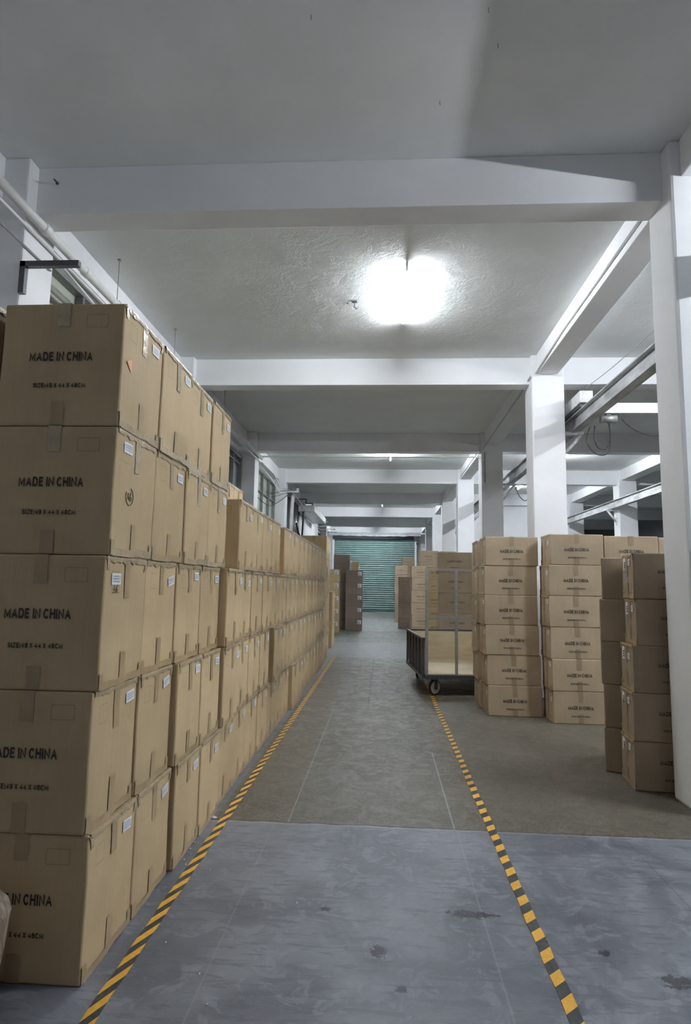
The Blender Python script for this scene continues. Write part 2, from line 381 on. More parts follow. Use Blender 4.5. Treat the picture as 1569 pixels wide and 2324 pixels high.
bm = B(-3.05, -2.79, -6.85, 32, 4.10, CEIL)
struct('beam', bm, M['wall'], 'white beam running along the top of the left wall', 'beam', bevel=.006)
for i, y in enumerate(BEAMS):
    struct('pillar', B(-3.05, -2.6, y-.115, y+.275, 0, CEIL-.001), M['wall'],
           f'white half pillar on the left wall under the {names[i]} cross beam counted forwards', 'pillar', bevel=.015)
struct('trim_1', B(-2.79, -2.62, 18.75, 23.5, 0, 3.55), M['wall'], 'white boarded panel on the far left wall', 'wall panel')

# windows in the left wall
def window(n, y0, y1, ztop, muls, pane, label, trans=(3.55,)):
    root = empty(f'window_{n}', (-2.93, (y0+y1)/2, 1.0), label, 'window'); root['kind'] = 'structure'
    L = (y1-y0)/2; H = ztop-1.0
    bm = bmesh.new()
    box(bm, -.02, .07, -L, L, H-.07, H); box(bm, -.02, .07, -L, L, 0, .06)
    for k in (-L, L-.06): box(bm, -.02, .07, k, k+.06, .06, H-.07)
    for yy in muls:
        yy -= (y0+y1)/2; box(bm, -.01, .06, yy-.02, yy+.02, .06, H-.07)
    for t in trans: box(bm, -.005, .05, -L+.06, L-.06, t-1.0-.009, t-1.0+.009)
    obj('window_frame', bm, M['frame'], root)
    obj('window_pane', B(-.03, -.015, -L+.03, L-.03, .03, H-.03), pane, root)
    bm = B(-.10, .12, -L, L, -.06, 0); obj('window_sill', bm, M['wall'], root)
window(1, 4.36, 7.83, 4.09, (5.35, 6.35, 7.2), M['pane'], 'pale frosted window high on the near left wall behind the cartons', (3.78,))
window(2, 8.25, 11.93, 3.9, (9.6, 11.3), M['pane2'], 'dark grey-blue window left, beyond the tallest cartons', (3.72,))
window(3, 12.35, 15.77, 4.0, (13.3, 14.2, 15.0), M['pane'], 'tall grey-green window with three uprights on the left wall', (3.5, 2.9))
window(4, 24.1, 27.6, 3.7, (25.2, 26.4), M['pane2'], 'small dark window far down the left wall')
struct('trim_2', B(-3.05, -2.95, 8.25, 27.6, 3.9, 4.10), M['wall'], 'white strip above the left windows', 'wall trim')

# roller shutter
root = empty('door_1', (-.46, 31.9, 0), 'green corrugated roller shutter closing the far end of the aisle', 'roller shutter'); root['kind'] = 'structure'
bm = bmesh.new(); n = 34; h = 3.76/n; prof = []
for i in range(n):
    z = i*h
    prof += [(0, z), (-.035, z+.012), (-.05, z+h*.35), (-.05, z+h*.6), (-.03, z+h*.88), (.0, z+h*.95)]
prof.append((0, 3.76))
pv = [[bm.verts.new((x, y, z)) for y, z in prof] for x in (-2.12, 2.12)]
for i in range(len(prof)-1): bm.faces.new((pv[0][i], pv[1][i], pv[1][i+1], pv[0][i+1]))
box(bm, -2.12, 2.12, -.05, .02, -.0, .10)
obj('slat_curtain', bm, M['shut'], root)
for x in (-2.2, 2.1): obj('guide_rail', B(x, x+.1, -.10, .04, 0, 3.76), M['wmetal'], root)
bm = bmesh.new(); tube(bm, [(-2.18, -.16, 3.86), (2.18, -.16, 3.86)], .13, 16); obj('roller_drum', bm, M['dmetal'], root)
bm = B(2.05, 2.3, -.35, -.02, 3.7, 4.0); obj('drive_bracket', bm, M['dmetal'], root)
bm = bmesh.new(); bmesh.ops.create_cone(bm, cap_ends=True, segments=16, radius1=.08, radius2=.08, depth=.06, matrix=Matrix.Translation((2.24, -.25, 3.55)) @ Matrix.Rotation(PI/2, 4, 'X')); obj('chain_wheel', bm, M['dmetal'], root)
# crumpled film over the drum
bm = bmesh.new(); nx, nz = 60, 8; g = []
for i in range(nx+1):
    u = i/nx; row = []
    for j in range(nz+1):
        w = j/nz; x = -2.35+4.75*u; sag = .10*math.sin(u*PI)
        z = 4.13 - .20*w - sag*.4 + .03*noise.noise((x*3, w*3, 1)); y = -.22 - .20*w + .05*noise.noise((x*4, w*4, 5))
        row.append(bm.verts.new((x, y, z)))
    g.append(row)
for i in range(nx):
    for j in range(nz): bm.faces.new((g[i][j], g[i+1][j], g[i+1][j+1], g[i][j+1]))
bmesh.ops.solidify(bm, geom=bm.faces[:], thickness=.01)
o = obj('plastic_film', bm, M['wrap'], loc=(-.46, 31.9, 0)); tag(o, 'crumpled white plastic film draped above the green roller shutter', 'plastic film')

# ------------------------------------------------------------------ lamps
for i, (x, y, z, hl, k, lab) in enumerate(LAMPS):
    r = empty('tube_lamp', (x, y, z), lab, 'lamp', 'tube lamps')
    bm = bmesh.new(); tube(bm, [(0, -hl+.03, 0), (0, hl-.03, 0)], .016, 10); obj('lamp_tube', bm, emit('glowing_tube', LAMP*k*1.2/(2*hl)), r)
    top = CEIL - z
    if top < .2:
        obj('lamp_batten', B(-.012, .012, -hl, hl, top-.014, top), M['wmetal'], r)
        for s in (-1, 1): obj('lamp_holder', B(-.012, .012, s*hl-.012-s*.012, s*hl+.012-s*.012, -.02, top-.014), M['wmetal'], r)
    else:
        obj('lamp_batten', B(-.02, .02, -hl, hl, .03, .06), M['wmetal'], r)
        for s in (-1, 1): obj('lamp_holder', B(-.012, .012, s*hl-.012-s*.012, s*hl+.012-s*.012, -.02, .03), M['wmetal'], r)
        bm = bmesh.new()
        for s in (-.5, .5): tube(bm, [(0, s, .06), (0, s, top)], .004, 6)
        obj('suspension_wire', bm, M['metal'], r)

# ------------------------------------------------------------------ floor marking tapes
def floor_tape(name, x, y0, y1, shift, slope, label):
    m = tape_mat(name, shift, slope)
    bm = bmesh.new(); n = int((y1-y0)/.08); vs = []
    for i in range(n+1):
        y = y0+(y1-y0)*i/n; j = .0025*math.sin(i*1.7)+.004*noise.noise((x, y*1.3, 3))
        z = .0016+.0012*max(0, noise.noise((x*9, y*7, 0)))
        vs.append([bm.verts.new((s*.0235+j, y, zz)) for s, zz in ((-1, z), (1, z), (1, .0002), (-1, .0002))])
    for i in range(n):
        for k in range(4): bm.faces.new((vs[i][k], vs[i][(k+1) % 4], vs[i+1][(k+1) % 4], vs[i+1][k]))
    bm.faces.new(vs[0][::-1]); bm.faces.new(vs[-1])
    o = obj('floor_marking_tape', bm, m, loc=(x, 0, 0)); tag(o, label, 'tape'); return o
floor_tape('hazard_tape_left', -.894, 1.0, 11.75, .1325-((2.115+.05) % .1325)+.0, 2.2, 'yellow and black striped tape on the floor beside the left row of cartons')
floor_tape('hazard_tape_right', .623, 1.0, 8.9, .1325-((2.155+.022) % .1325)+.0, .9, 'yellow and black striped tape on the floor running under the trolley')

# ------------------------------------------------------------------ cartons
def deform(p, hx, hy, h, b):
    x, y, z = p; a = x/hx; c = y/hy; e = (2*z/h)-1
    q = lambda t: max(0, 1-t*t)
    return (x + b*a*q(c)*q(e), y + b*c*q(a)*q(e), min(max(z, .0004), h+.0006))
EPS = .0014
def strip(bm, pts, w, wdir, hx, hy, h, b, sub=3, wob=0):
    """a ribbon following corner points, w wide along wdir, subdivided"""
    P = []
    for i in range(len(pts)-1):
        a, c = Vector(pts[i]), Vector(pts[i+1])
        for k in range(sub): P.append(a.lerp(c, k/sub))
    P.append(Vector(pts[-1])); wd = Vector(wdir)*w/2; rows_ = []
    for i, p in enumerate(P):
        o = wob*noise.noise(p*31)
        rows_.append([bm.verts.new(deform(p+s*wd*(1+.06*math.sin(i*9))+Vector(wdir)*o, hx, hy, h, b)) for s in (-1, 1)])
    for i in range(len(rows_)-1): bm.faces.new((rows_[i][0], rows_[i][1], rows_[i+1][1], rows_[i+1][0]))

def carton(x0, x1, y0, y1, z0, h, label, group, mat='card', side=1, front=True, size='SIZE:49 X 44 X 48CM', text=(.246, .036, .202, .018, .56, .325),
           sticker='far', detail=2, big=False, rz=None, mark=True, bulge=None, pale=False, edge=True, pivot=False, tape_front=True):
    """one closed carton; side = +1 when its right face looks at the aisle, -1 for the left face"""
    hx, hy = (x1-x0)/2, (y1-y0)/2; b = bulge if bulge is not None else random.uniform(.001, .0045)
    h -= .001
    bm = bmesh.new(); box(bm, -hx, hx, -hy, hy, 0, h)
    bmesh.ops.bevel(bm, geom=list(bm.edges), offset=.0095, segments=3, profile=.6, affect='EDGES')
    if detail > 1:
        bmesh.ops.subdivide_edges(bm, edges=[e for e in bm.edges if e.calc_length() > .1], cuts=5, use_grid_fill=True)
    for v in bm.verts:
        v.co = deform(v.co, hx, hy, h, b)
        if detail > 1:
            j = noise.noise(v.co*6+Vector((x0*7, y0*5, z0*9)))*.0022; v.co.x += j; v.co.y += j
    # seam of the top flaps
    o = obj('cardboard_box', bm, M[mat], loc=((x0+x1)/2, (y0+y1)/2, z0))
    for p in o.data.polygons: p.use_smooth = False
    o.rotation_euler.z = random.uniform(-.006, .006) if rz is None else rz
    if pivot:
        q_ = Matrix.Rotation(rz, 3, 'Z') @ Vector((hx, hy, 0)); o.location.x = x0+q_.x; o.location.y = y0+q_.y
    tag(o, label, 'box', group)
    e = EPS+.0012
    X, Yf = hx+e, hy+e
    dn = random.uniform(.085, .115); up_ = random.uniform(.10, .13)
    tb = M['tape' if mat == 'card' else 'tape_r']; tm = M['tape_clear'] if pale else tb
    # top tape: one strip front to back, one side to side, both folded down the faces
    bm = bmesh.new()
    if front and tape_front: strip(bm, [(0, -Yf, h-dn), (0, -Yf, h+e), (0, Yf, h+e)], .05, (1, 0, 0), hx, hy, h, b)
    strip(bm, [(side*X, 0, h-dn*1.5), (side*X, 0, h+e), (0, 0, h+e)], .048, (0, 1, 0), hx, hy, h, b, 4, .006)
    obj('packing_tape', bm, tm, o)
    bm = bmesh.new()
    if front and tape_front:
        strip(bm, [(0, -Yf, up_*.8), (0, -Yf, .004)], .05, (1, 0, 0), hx, hy, h, b); obj('packing_tape', bm, tb, o); bm = bmesh.new()
    strip(bm, [(side*X, 0, up_*1.15), (side*X, 0, .004)], .048, (0, 1, 0), hx, hy, h, b, 4, .004)
    obj('packing_tape', bm, tb, o)
    if edge:
        bm = bmesh.new()
        X2 = X+.0006
        # along the upper and lower long edges of the aisle face, with folded corner tabs
        ns = 22 if detail > 1 else 8; prev = None
        for k in range(ns+1):
            y = hy*(-.95+1.9*k/ns); wv = [noise.noise((x0*3+y*55, z0*5+m_*7.7, y0*3)) for m_ in range(4)]
            cur = [bm.verts.new(c_) for c_ in ((side*(X2-.035+.003*wv[3]), y, h+.0008), (side*(X2-.001+.0012*wv[0]), y, h+.0009), (side*(X2+.0012+.0022*abs(wv[1])), y, h-.009+.003*wv[2]), (side*(X2+.0004), y, h-.021+.012*wv[3]))]
            if prev:
                for m_ in range(3): bm.faces.new((prev[m_], cur[m_], cur[m_+1], prev[m_+1]))
            prev = cur
        if random.random() < .6:
            for sgn in (-1, 1):
                strip(bm, [(side*(X2), sgn*hy*.93, h-.05), (side*(X2), sgn*hy*.93, h-.004)], .02, (0, 1, 0), hx, hy, h, b, 3, .02)
        obj('edge_tape', bm, M['tape_clear'], o); bm = bmesh.new()
        strip(bm, [(side*(X2), -hy*.90, .016), (side*(X2), hy*.90, .016)], .028, (0, 0, 1), hx, hy, h, b, 6, .008)
        for sgn in (-1, 1):
            strip(bm, [(side*(X2), sgn*hy*.90, .06), (side*(X2), sgn*hy*.90, .004)], .03, (0, 1, 0), hx, hy, h, b, 2, .01)
        obj('edge_tape', bm, M['tape'] if not pale else tm, o)
    if mark and detail > 1:
        bm = bmesh.new()
        def dashes(a, c, n, th, fx):
            for k in range(n):
                p, q = a.lerp(c, k/n), a.lerp(c, (k+.66)/n); d = (q-p).normalized(); nn = fx(d)*th
                quad(bm, [deform(t, hx, hy, h, b) for t in (p-nn, q-nn, q+nn, p+nn)])
        if front and size:
            ax, bx, az, bz = hx-.145, hx-.062, h-.045, h-.095
            r4 = [Vector((ax, -Yf, az)), Vector((bx, -Yf, az)), Vector((bx, -Yf, bz)), Vector((ax, -Yf, bz))]
            for k in range(4): dashes(r4[k], r4[(k+1) % 4], 9 if k % 2 == 0 else 6, .0008, lambda d: Vector((d.z, 0, -d.x)))
        ay, by, az, bz = -hy+.055, -hy+.115, h-.055, h-.12
        r4 = [Vector((side*X, ay, az)), Vector((side*X, by, az)), Vector((side*X, by, bz)), Vector((side*X, ay, bz))]
        for k in range(4): dashes(r4[k], r4[(k+1) % 4], 7, .0007, lambda d: Vector((0, d.z, -d.y)))
        obj('dashed_mark', bm, M['ink2'], o)
    if front and size:
        tw, tc, sw, sc, zt, zs = text
        for (s, w, c, z, off) in (('MADE IN CHINA', tw, tc, zt*h, 0), (size, sw, sc, zs*h, 0)):
            bm = bmesh.new(); vs, fs = text_mesh(s, w, c)
            vv = [bm.verts.new(deform((q[0], -Yf, z+q[1]), hx, hy, h, b)) for q in vs]
            for f in fs:
                try: bm.faces.new([vv[k] for k in f])
                except ValueError: pass
            obj('printed_text', bm, M['ink' if detail > 1 else 'ink2'], o)  # far print gets the weaker brown ink, its shade put into the colour
    if sticker:
        sw_, sh_ = (.078, .042); yc = {'far': hy-.075, 'mid': -hy+.10, 'near': -hy+.055}[sticker]+random.uniform(-.012, .012)
        if big: sw_, sh_ = .055, .045
        zc = h-.075+random.uniform(-.02, .02); t = random.choice((-1, 0, 0, 1))*random.uniform(.05, .35)
        bm = bmesh.new(); ct, stt = math.cos(t), math.sin(t)
        def pt(a, c, ex=0):
            return deform((side*(X+.0006+ex), yc+a*ct-c*stt, zc+a*stt+c*ct), hx, hy, h, b)
        quad(bm, [pt(-sw_/2, -sh_/2), pt(sw_/2, -sh_/2), pt(sw_/2, sh_/2), pt(-sw_/2, sh_/2)])
        st = obj('shipping_label', bm, M['paper'], o); 
        if detail > 1:
            bm = bmesh.new()
            for ln, zz in enumerate((.010, .001, -.009)):
                a = -sw_*.38
                while a < sw_*.38:
                    wv = random.uniform(.002, .006); quad(bm, [pt(a, zz-.003, .0006), pt(a+wv, zz-.003, .0006), pt(a+wv, zz+.003, .0006), pt(a, zz+.003, .0006)]); a += wv+.0022
            obj('label_print', bm, M['print'], st)
    return o

LV = ['at floor level', 'second from the floor', 'third from the floor', 'fourth from the floor', 'topmost']
# ---- left row. per level: list of (y start, y end, x of the aisle face)
def runs(*r):
    out = []
    for y0, y1, n, x in r:
        for k in range(n): out.append((y0+(y1-y0)*k/n, y0+(y1-y0)*(k+1)/n, x))
    return out
left = [
 runs((2.14, 2.955, 2, -.992), (2.975, 3.76, 2, -.975), (3.77, 4.16, 1, -.995), (4.16, 6.66, 6, -.998), (6.72, 7.55, 2, -.968), (7.56, 10.34, 7, -.995)),
 runs((2.13, 2.92, 2, -1.004), (2.935, 3.70, 2, -.972), (3.73, 4.15, 1, -.955), (4.16, 5.39, 3, -.99), (5.50, 5.92, 1, -.965), (5.92, 10.3, 11, -.992)),
 runs((2.13, 3.70, 4, -1.0), (3.72, 4.14, 1, -.957), (4.15, 5.40, 3, -.985), (5.41, 5.82, 1, -.985), (5.825, 10.36, 11, -.985)),
 runs((2.14, 3.77, 4, -.990), (4.05, 5.74, 4, -.975), (6.03, 10.42, 10, -.985)),
 runs((2.14, 2.55, 1, -.985), (2.55, 3.77, 3, -.988)),
]
HL = .4795
marks = {}
for lv, L in enumerate(left):
    prev_end = None; prev_x = None
    for k, (y0, y1, x) in enumerate(L):
        exposed = k == 0 or y0-prev_end > .015 or x-prev_x > .012
        x += random.uniform(-.005, .005)
        far = y0 > 7.5
        lab = f'kraft carton of the left row, {LV[lv]}, {names[k]} back from the camera'
        if k == 0:
            lab = ['nearest kraft carton at floor level, bottom of the front left stack', 'nearest kraft carton second from the floor, print cut off as DE IN CHINA',
                   'nearest kraft carton in third layer, small 16 written under its label', 'nearest kraft carton in fourth layer with a circled 16 on its side',
                   'topmost nearest kraft carton with an orange sticker on its side'][lv]
        st = 'mid' if (k == 0 and lv in (2, 3)) else 'far'
        o = carton(x-.472, x, y0+.005, y1-.005, lv*HL, HL, lab, 'kraft cartons of the left row', side=1,
                   front=exposed, size='SIZE:49 X 44 X 48CM' if exposed else None, detail=1 if y0 > 8 else 2, sticker=st, pale=(lv == 4 or (lv == 3 and random.random() < .5)),
                   mark=not far, rz=random.uniform(-.002, .002))
        if k == 0: marks[lv] = o
        prev_end, prev_x = y1, L[k][2]
# hand marks on the first stack
def side_tube(o, pts, r=.0016, name='hand_marking', mat='ink2', hx=.236, extra=.004):
    bm = bmesh.new(); tube(bm, [(hx+extra, y, z) for y, z in pts], r, 5); return obj(name, bm, M[mat], o)
def arc(cy, cz, r, a0, a1, n=14): return [(cy+r*math.cos(a0+(a1-a0)*k/n), cz+r*math.sin(a0+(a1-a0)*k/n)) for k in range(n+1)]
side_tube(marks[3], arc(-.062, .234, .034, -3.6, 1.3)); side_tube(marks[3], [(-.075, .247), (-.075, .222)]); side_tube(marks[3], [(-.05, .25), (-.06, .232)]+arc(-.055, .225, .008, PI, PI*3))
side_tube(marks[2], [(-.115, .372), (-.115, .350)], .0013); side_tube(marks[2], [(-.09, .372), (-.098, .358)]+arc(-.094, .353, .006, PI, PI*3), .0013); side_tube(marks[2], [(-.13, .346), (-.07, .346)], .001)
bm = bmesh.new(); bm.faces.new([bm.verts.new((.2405, y, z)) for y, z in ((-.165, .262), (-.125, .285), (-.118, .232), (-.135, .238))]); s = obj('orange_sticker', bm, M['orange'], marks[4]); s['label'] = 'torn orange sticker'

# second row behind the left row, only what shows
for lv in range(5):
    carton(-1.965, -1.495, 2.145, 2.55, lv*HL, HL, f'kraft carton cut by the left frame edge, {LV[lv]}', 'kraft cartons of the hidden second row', sticker=None, mark=False, size=None)
for k in range(4):
    for lv in range(5):
        y0 = 5.22+k*.41
        carton(-2.095, -1.62, y0+.003, y0+.407, lv*HL, HL, f'kraft carton behind the left row, {LV[lv]}, {names[k]} of four stacks', 'kraft cartons of the hidden second row',
               front=False, size=None, detail=1, sticker=None, mark=False, pale=True)
# end of the left row
for k, y0 in enumerate((10.72, 11.16)):
    for lv in range(3):
        carton(-1.52, -1.035, y0, y0+.43, lv*.56, .56, f'tall carton past the left row, {names[lv]} layer of the {("nearer", "farther")[k]} stack', 'tall cartons at the end of the left row', front=k == 0, size=None, detail=1, mark=False, edge=False)
for k, y0 in enumerate((12.42, 12.85)):
    for lv in range(5):
        carton(-1.70, -1.155, y0, y0+.42, lv*.47, .47, f'carton {LV[lv]}, {("nearer", "farther")[k]} of two tall stacks at left row end', 'cartons of the tall far left stacks', front=k == 0, size=None, detail=1, mark=False, edge=False)
for k in range(2):
    for lv in range(2):
        carton(-1.56, -1.085-.02*k, 13.33+.44*k, 13.75+.44*k, lv*.6, .6, f'{("lower", "upper")[lv]} carton of the {("nearer", "farther")[k]} low stack ending the left row', 'low end cartons', front=False, size=None, detail=1, mark=False, edge=False)

SZ = 'SIZE:58X37X33CM'
TX = (.25, .036, .185, .016, .50, .235)
def stack(name, xs, y0, d, w, h, n, lab, mat='card_r', side=-1, sticker='near', text=TX, detail=2, size=SZ, lv0=0, front=True, big=True, mark=False, edge=True, tape_front=True):
    out = []
    for i in range(n):
        x = xs[i % len(xs)] if isinstance(xs, (list, tuple)) else xs
        yj = random.uniform(-.006, .006)
        lvl = 'topmost' if i == n-1 else ('at floor level' if i == 0 else f'{names[i]} from the floor')
        out.append(carton(x, x+w, y0+yj, y0+d+yj, lv0+i*h, h, f'carton {lvl} {lab}', name, mat=mat, side=side, text=text, sticker=sticker, size=size,
                          detail=detail, big=big, mark=mark, edge=edge, front=front, tape_front=tape_front))
    return out
# stacks right of the aisle
stack('cartons of the stack beside the trolley', [1.131, 1.125, 1.108, 1.10, 1.10, 1.114], 6.74, .37, .567, .3175, 6, 'in the stack right of the trolley')
stack('cartons behind the stack beside the trolley', [1.10, 1.085, 1.075, 1.075, 1.08, 1.085], 7.14, .37, .567, .3145, 6, 'in the stack behind the one right of the trolley')
stack('cartons of the lit middle stack', [1.736, 1.73, 1.722, 1.715, 1.72, 1.738], 6.46, .37, .545, .3195, 6, 'in the pale stack left of the dark stacks, right bay')
stack('cartons of the stack behind the dark ones', [2.298, 2.305], 6.50, .37, .55, .318, 6, 'in the third stack from the trolley', sticker=None)
stack('cartons of the last stack by the pillar', [2.865], 6.52, .37, .55, .3165, 6, 'in the fourth stack from the trolley, mostly behind the pillar', sticker=None, detail=1)
TX2 = (.235, .030, .18, .014, .50, .22)
for i in range(5):
    x = (1.727, 1.731, 1.742, 1.772, 1.763)[i]; ang = math.radians((-7, -8, -8, -9.5, -10)[i]*.85)
    lvl = ('at floor level', 'second from the floor', 'third from the floor', 'fourth from the floor', 'topmost')[i]
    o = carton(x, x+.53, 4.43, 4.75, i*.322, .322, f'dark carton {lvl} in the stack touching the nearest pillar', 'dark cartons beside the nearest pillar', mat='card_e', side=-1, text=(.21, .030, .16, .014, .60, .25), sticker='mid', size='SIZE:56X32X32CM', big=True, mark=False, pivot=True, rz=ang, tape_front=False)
    # a second, taller label and a blue dot on the aisle face
    bm = bmesh.new(); yy = .085; quad(bm, [(-.2672, yy-.03, .205), (-.2672, yy+.03, .205), (-.2672, yy+.03, .295), (-.2672, yy-.03, .295)])
    st = obj('shipping_label', bm, M['paper'], o)
    bm = bmesh.new()
    for k, (a, z) in enumerate(((-.022, .22), (-.022, .237), (-.022, .254))): quad(bm, [(-.2678, yy+a, z), (-.2678, yy+a+.03, z), (-.2678, yy+a+.03, z+.012), (-.2678, yy+a, z+.012)])
    obj('label_print', bm, M['ink'], st)
    if i in (0, 1, 3, 4):
        bm = bmesh.new(); bm.faces.new([bm.verts.new((-.2674, yy+.022*math.cos(t*PI/6), .165+.022*math.sin(t*PI/6))) for t in range(12)])
        s = obj('round_sticker', bm, M['blue'], o); s['label'] = 'blue round sticker'
for i in range(5):
    x = (1.679, 1.684, 1.671, 1.671, 1.693)[i]
    lvl = ('at floor level', 'second from the floor', 'third from the floor', 'fourth from the floor', 'topmost')[i]
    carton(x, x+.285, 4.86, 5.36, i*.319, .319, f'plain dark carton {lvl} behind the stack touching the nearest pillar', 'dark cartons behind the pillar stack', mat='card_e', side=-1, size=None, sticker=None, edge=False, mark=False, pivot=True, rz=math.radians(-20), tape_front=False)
# far stacks beyond the trolley
FX = dict(detail=1, mark=False, edge=False, tape_front=False)
stack('large cartons behind the trolley', [1.136, 1.14, 1.15, 1.12, 1.10], 12.45, .45, .70, .41, 5, 'of the wide stack seen through the trolley frame', text=(.30, .04, .2, .016, .55, .25), **{k: v for k, v in FX.items()})
stack('pale cartons behind the trolley', [1.0, .99], 13.8, .4, .34, .302, 6, 'of the narrow pale stack left of the trolley upright', mat='card', text=(.2, .03, .14, .012, .5, .22), **FX)
stack('cartons with many labels', [.74, .75, .735], 15.9, .4, .5, .312, 6, 'of the stack with many side labels behind the trolley corner', **FX)
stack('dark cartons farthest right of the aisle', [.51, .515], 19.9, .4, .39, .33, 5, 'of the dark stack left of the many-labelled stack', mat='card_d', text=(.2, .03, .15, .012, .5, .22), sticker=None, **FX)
stack('far cartons before the shutter', [.463], 23.1, .45, .47, .355, 6, 'of the farthest stack against the green shutter, right', text=(.2, .03, .15, .012, .5, .22), sticker=None, **FX)
stack('high far cartons', [.80], 25.2, .45, .50, .36, 7, 'of the high stack behind the farthest right stacks', text=(.2, .03, .15, .012, .5, .22), sticker=None, **FX)
stack('high cartons behind the many-labelled stack', [1.07], 18.3, .45, .585, .345, 7, 'of the high stack behind the many-labelled one', **FX)
stack('high cartons beside the far pillars', [1.68], 18.3, .45, .50, .343, 7, 'of the rightmost high stack beside the far pillars', sticker=None, **FX)
# far stacks left of the aisle end
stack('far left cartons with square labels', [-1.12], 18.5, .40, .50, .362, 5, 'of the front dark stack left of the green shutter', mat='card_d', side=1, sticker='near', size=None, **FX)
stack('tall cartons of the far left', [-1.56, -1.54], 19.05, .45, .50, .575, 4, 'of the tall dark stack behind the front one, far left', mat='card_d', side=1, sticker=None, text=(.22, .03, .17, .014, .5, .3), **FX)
stack('cartons at the far left edge', [-1.62], 17.42, .42, .375, .36, 5, 'of the stack just past the end of the left row', side=1, mat='card', sticker=None, size=None, **FX)
stack('pale cartons of the far left', [-1.06], 20.4, .42, .24, .43, 5, 'of the pale stack peeping out beside the tall dark one', side=1, mat='card', sticker=None, size=None, **FX)
# square labels on the fronts of the far left stacks
for o in [q for q in C.objects if q.get('group') in ('far left cartons with square labels', 'cartons at the far left edge')]:
    hx = .25 if o['group'].startswith('far') else .1875; hy = .2 if hx > .2 else .21
    bm = bmesh.new(); quad(bm, [(hx-.13, -hy-.012, .20), (hx-.02, -hy-.012, .20), (hx-.02, -hy-.012, .31), (hx-.13, -hy-.012, .31)]); lb = obj('shipping_label', bm, M['paper'], o)
    bm = bmesh.new()
    for z in (.215, .24, .27): quad(bm, [(hx-.12, -hy-.014, z), (hx-.05, -hy-.014, z), (hx-.05, -hy-.014, z+.012), (hx-.12, -hy-.014, z+.012)])
    obj('label_print', bm, M['ink'], lb)

# ------------------------------------------------------------------ trolley
T = empty('platform_trolley', (.54, 7.80, 0), 'grey steel trolley with plywood deck and boarded sides between the aisle and cartons', 'trolley', rz=math.radians(5))
TW, TL, Z0 = 1.08, 1.6, .235
obj('deck', B(.02, TW-.02, .02, TL-.02, Z0+.02, Z0+.035), M['ply'], T)
bm = bmesh.new()
for x in (0, TW-.04): box(bm, x, x+.04, 0, TL, Z0-.03, Z0+.02)
for y in (0, TL/2-.02, TL-.04): box(bm, .04, TW-.04, y, y+.04, Z0-.03, Z0+.02)
obj('base_frame', bm, M['dmetal'], T)
for nm, x0, x1, y0, y1 in (('side_panel', .0, .02, .05, TL), ('side_panel', TW-.02, TW, .05, TL), ('end_panel', .02, TW-.02, TL-.02, TL)):
    pn = obj(nm, B(x0, x1, y0, y1, Z0+.035, Z0+.45), M['ply'], T)
bm = bmesh.new()
box(bm, -.012, .0, .05, TL, Z0+.03, Z0+.45)
o_ = obj('outer_board', bm, M['plyd'], T)
bm = bmesh.new()
for k in range(6): y = .05+k*(TL-.09)/5; box(bm, -.035, -.013, y, y+.035, Z0+.0, Z0+.45)
box(bm, -.04, .004, .03, TL, Z0+.45, Z0+.475); box(bm, TW-.004, TW+.02, .03, TL, Z0+.45, Z0+.475); box(bm, 0, TW, TL-.02, TL+.02, Z0+.45, Z0+.475)
box(bm, -.04, -.013, .03, TL, Z0-.03, Z0)
obj('side_ribs', bm, M['dmetal'], T)
for x in (0, .375, .75, TW-.035): obj('upright', B(x, x+.035, 0, .03, Z0+.02, 1.56), M['metal'], T)
for z, r in ((1.555, .02), (.94, .032)): obj('cross_rail', B(0, TW, -.002, .028, z, z+r), M['metal'], T)
for x in (.13, TW-.13):
    for y in (.10, TL-.10):
        c = empty('caster', (x, y, 0)); c.parent = T
        bm = bmesh.new(); bmesh.ops.create_cone(bm, cap_ends=True, segments=28, radius1=.094, radius2=.094, depth=.034, matrix=Matrix.Translation((0, 0, .094)) @ Matrix.Rotation(PI/2, 4, 'Y')); obj('tyre', bm, M['rubber'], c, bevel=.004)
        bm = bmesh.new(); bmesh.ops.create_cone(bm, cap_ends=True, segments=28, radius1=.080, radius2=.080, depth=.040, matrix=Matrix.Translation((0, 0, .094)) @ Matrix.Rotation(PI/2, 4, 'Y')); obj('hub', bm, M['hub'], c, bevel=.003)
        bm = bmesh.new()
        for s in (-1, 1): box(bm, s*.028-.003, s*.028+.003, -.025, .03, .07, Z0-.045)
        box(bm, -.045, .045, -.05, .05, Z0-.045, Z0-.03); tube(bm, [(-.036, 0, .094), (.036, 0, .094)], .009, 8)
        obj('fork', bm, M['dmetal'], c); c.rotation_euler.z = math.radians(-52 if y < 1 and x < .4 else random.uniform(-40, 40))

